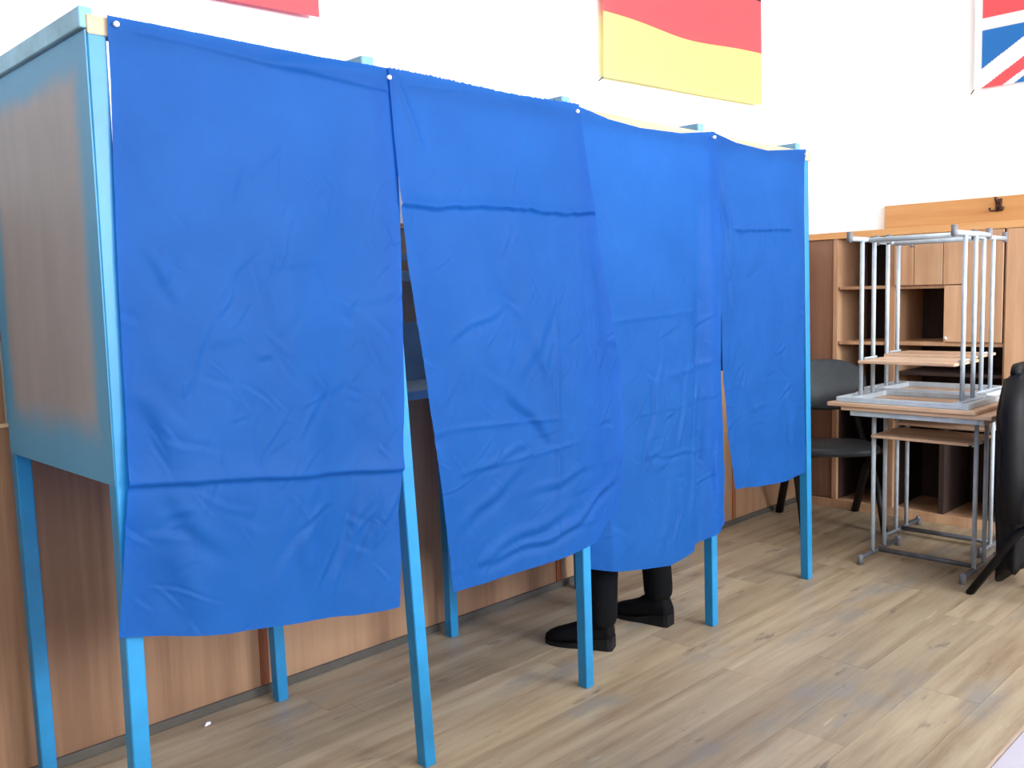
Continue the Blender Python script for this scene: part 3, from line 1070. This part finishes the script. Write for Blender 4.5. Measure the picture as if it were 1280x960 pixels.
for s, wi in ((-1, 16), (1, 19)):
    wx, wy, wz = nodes[wi][0]
    pi_ = len(nodes)
    nodes.append(((wx + 0.01 * -s, wy + 0.05, wz - 0.008), (0.032, 0.018)))
    edges.append((wi, pi_))
    for k, (dx, ln) in enumerate(((-0.03, 0.07), (-0.01, 0.08), (0.01, 0.075), (0.028, 0.06))):
        b = len(nodes)
        bx = wx - 0.01 * s + dx * 0.9
        nodes += [((bx, wy + 0.085, wz - 0.008), 0.0095), ((bx + dx * 0.1, wy + 0.085 + ln * 0.55, wz - 0.012), 0.0088), ((bx + dx * 0.12, wy + 0.085 + ln, wz - 0.024), 0.0075)]
        edges += [(pi_, b), (b, b + 1), (b + 1, b + 2)]
    b = len(nodes)
    nodes += [((wx - 0.01 * s - 0.038 * s, wy + 0.05, wz - 0.01), 0.0115), ((wx - 0.01 * s - 0.052 * s, wy + 0.085, wz - 0.018), 0.0095)]
    edges += [(pi_, b), (b, b + 1)]
# nose
nodes.append(((0, 0.137, 1.575), 0.012))
edges.append((6, len(nodes) - 1))
body = skin_obj('body', nodes, edges, M['skin'], person)
tn = [((0, 0, 0.93), (0.17, 0.115)), ((0, 0, 1.02), (0.15, 0.105)), ((-0.095, 0, 0.84), 0.1), ((-0.135, 0.01, 0.5), 0.076), ((-0.165, -0.005, 0.26), 0.066), ((-0.168, -0.006, 0.14), 0.066), ((-0.169, -0.006, 0.075), 0.062),
      ((0.095, 0, 0.84), 0.1), ((0.15, 0.01, 0.5), 0.076), ((0.183, -0.005, 0.26), 0.062), ((0.187, -0.012, 0.15), 0.063), ((0.187, -0.012, 0.095), 0.06)]
skin_obj('trousers', tn, [(0, 1), (0, 2), (2, 3), (3, 4), (4, 5), (5, 6), (0, 7), (7, 8), (8, 9), (9, 10), (10, 11)], M['trouser'], person)
jn = [((0, 0, 1.0), (0.175, 0.12)), ((0, 0, 1.12), (0.155, 0.11)), ((0, 0.01, 1.27), (0.168, 0.115)), ((0, 0.01, 1.385), (0.135, 0.088)), ((0, 0.012, 1.44), 0.064),
      ((-0.178, 0.01, 1.375), 0.07), ((-0.222, 0.03, 1.13), 0.056), ((-0.155, 0.23, 1.07), 0.042), ((0.17, 0.01, 1.375), 0.07), ((0.19, 0.03, 1.13), 0.055), ((0.125, 0.23, 1.07), 0.042)]
skin_obj('jacket', jn, [(0, 1), (1, 2), (2, 3), (3, 4), (3, 5), (5, 6), (6, 7), (3, 8), (8, 9), (9, 10)], M['jacket'], person)
hn = [((0, -0.01, 1.685), (0.078, 0.085)), ((0, -0.06, 1.6), (0.075, 0.05)), ((0, -0.055, 1.5), (0.07, 0.035)), ((-0.07, 0.0, 1.62), (0.025, 0.05)), ((0.07, 0.0, 1.62), (0.025, 0.05))]
skin_obj('hair', hn, [(0, 1), (1, 2), (0, 3), (0, 4)], M['hair'], person)
for s in (-1, 1):
    bm = bmesh.new()
    bmesh.ops.create_uvsphere(bm, u_segments=10, v_segments=8, radius=0.011)
    done('eye', bm, M['eye'], person, (s * 0.03, 0.118, 1.605), True)


def make_boot(ax, ay, ang, shaft=0.23, lift=0.0):
    """ankle boot with a wedge heel; local +y toward the toe"""
    L = 0.265
    bt = None
    bm = bmesh.new()
    prof = [(-0.062, 0.034, 0.02, 0.085), (-0.045, 0.036, 0.02, 0.13), (0.0, 0.037, 0.02, 0.135), (0.045, 0.038, 0.02, 0.115), (0.085, 0.043, 0.015, 0.088),
            (0.13, 0.046, 0.012, 0.07), (0.165, 0.042, 0.012, 0.058), (0.19, 0.03, 0.014, 0.046), (0.203, 0.012, 0.018, 0.034)]
    rings = []
    n = 18
    for (yy, hw, zb, zt_) in prof:
        ring = []
        for i in range(n):
            a = 2 * math.pi * i / n
            c, s = math.cos(a), math.sin(a)
            zc, hz = (zb + zt_) / 2, (zt_ - zb) / 2
            ring.append(Vector((math.copysign(abs(c) ** 0.75, c) * hw, yy, zc + math.copysign(abs(s) ** 0.75, s) * hz)))
        rings.append(ring)
    add_loft(bm, rings)
    rings = []
    for (z, rx, ry, cy) in ((0.06, 0.036, 0.05, -0.005), (0.1, 0.037, 0.052, -0.004), (0.14, 0.039, 0.05, -0.006), (0.19, 0.043, 0.05, -0.01), (shaft, 0.046, 0.053, -0.012)):
        rings.append([Vector((math.cos(2 * math.pi * i / n) * rx, cy + math.sin(2 * math.pi * i / n) * ry, z)) for i in range(n)])
    add_loft(bm, rings)
    M4 = Matrix.Translation((ax, ay, lift)) @ Matrix.Rotation(ang, 4, 'Z')
    bmesh.ops.transform(bm, matrix=M4, verts=bm.verts)
    bt = done('boot', bm, M['boot'], person, None, True)
    bm = bmesh.new()
    outl = [(-0.066, 0.028, 0.05), (-0.05, 0.036, 0.048), (0.0, 0.036, 0.04), (0.05, 0.038, 0.026), (0.1, 0.046, 0.016), (0.14, 0.047, 0.014), (0.175, 0.04, 0.014), (0.2, 0.02, 0.016), (0.207, 0.006, 0.018)]
    rings = []
    for (yy, hw, th) in outl:
        rings.append([Vector((-hw, yy, 0)), Vector((hw, yy, 0)), Vector((hw * 1.02, yy, th)), Vector((-hw * 1.02, yy, th))])
    add_loft(bm, rings)
    bmesh.ops.transform(bm, matrix=M4, verts=bm.verts)
    done('sole', bm, M['sole'], bt)


make_boot(-0.170, 0.015, math.radians(24))
make_boot(0.187, 0.0, math.radians(8))

# ------------------------------------------------------------------ near table corner and a scrap of paper
tb = thing('side_table', 'pale grey table corner with brown edge at the bottom right', 'table', (1.85, 0.0, 0))
bm = bmesh.new()
add_box(bm, -0.9, 0.9, -0.3, 0.352, 0.722, 0.75, 0.001)
done('tabletop', bm, M['pale_top'], tb)
bm = bmesh.new()
add_box(bm, -0.903, 0.903, 0.3525, 0.356, 0.72, 0.7505)
done('edge_band', bm, M['edge'], tb)
for sx in (-0.82, 0.82):
    for sy in (-0.25, 0.29):
        bm = bmesh.new()
        add_box(bm, sx - 0.02, sx + 0.02, sy - 0.02, sy + 0.02, 0, 0.722, 0.002)
        done('leg', bm, M['steel_dark'], tb)
bm = bmesh.new()
add_box(bm, -0.45, 0.45, -0.15, 0.15, 0, 0.0015)
sh = done('paper_sheet', bm, M['paper'], None, (1.75, 0.183, 0.7505))
tag(sh, 'white paper sheet lying on the pale table at the bottom right', 'paper')
bm = bmesh.new()
vs = [bm.verts.new(p) for p in ((0, 0, 0.001), (0.022, 0.004, 0.003), (0.026, 0.014, 0.006), (0.012, 0.012, 0.009), (0.002, 0.009, 0.002), (0.012, 0.006, 0.0))]
for f in ((0, 1, 3), (1, 2, 3), (0, 3, 4), (0, 5, 1), (1, 5, 2), (2, 5, 4), (4, 5, 0), (2, 4, 3)):
    bm.faces.new([vs[i] for i in f])
sc_ = done('paper_scrap', bm, M['paper'], None, (1.255, 2.68, 0))
tag(sc_, 'tiny white paper scrap on the floor by the skirting', 'paper')
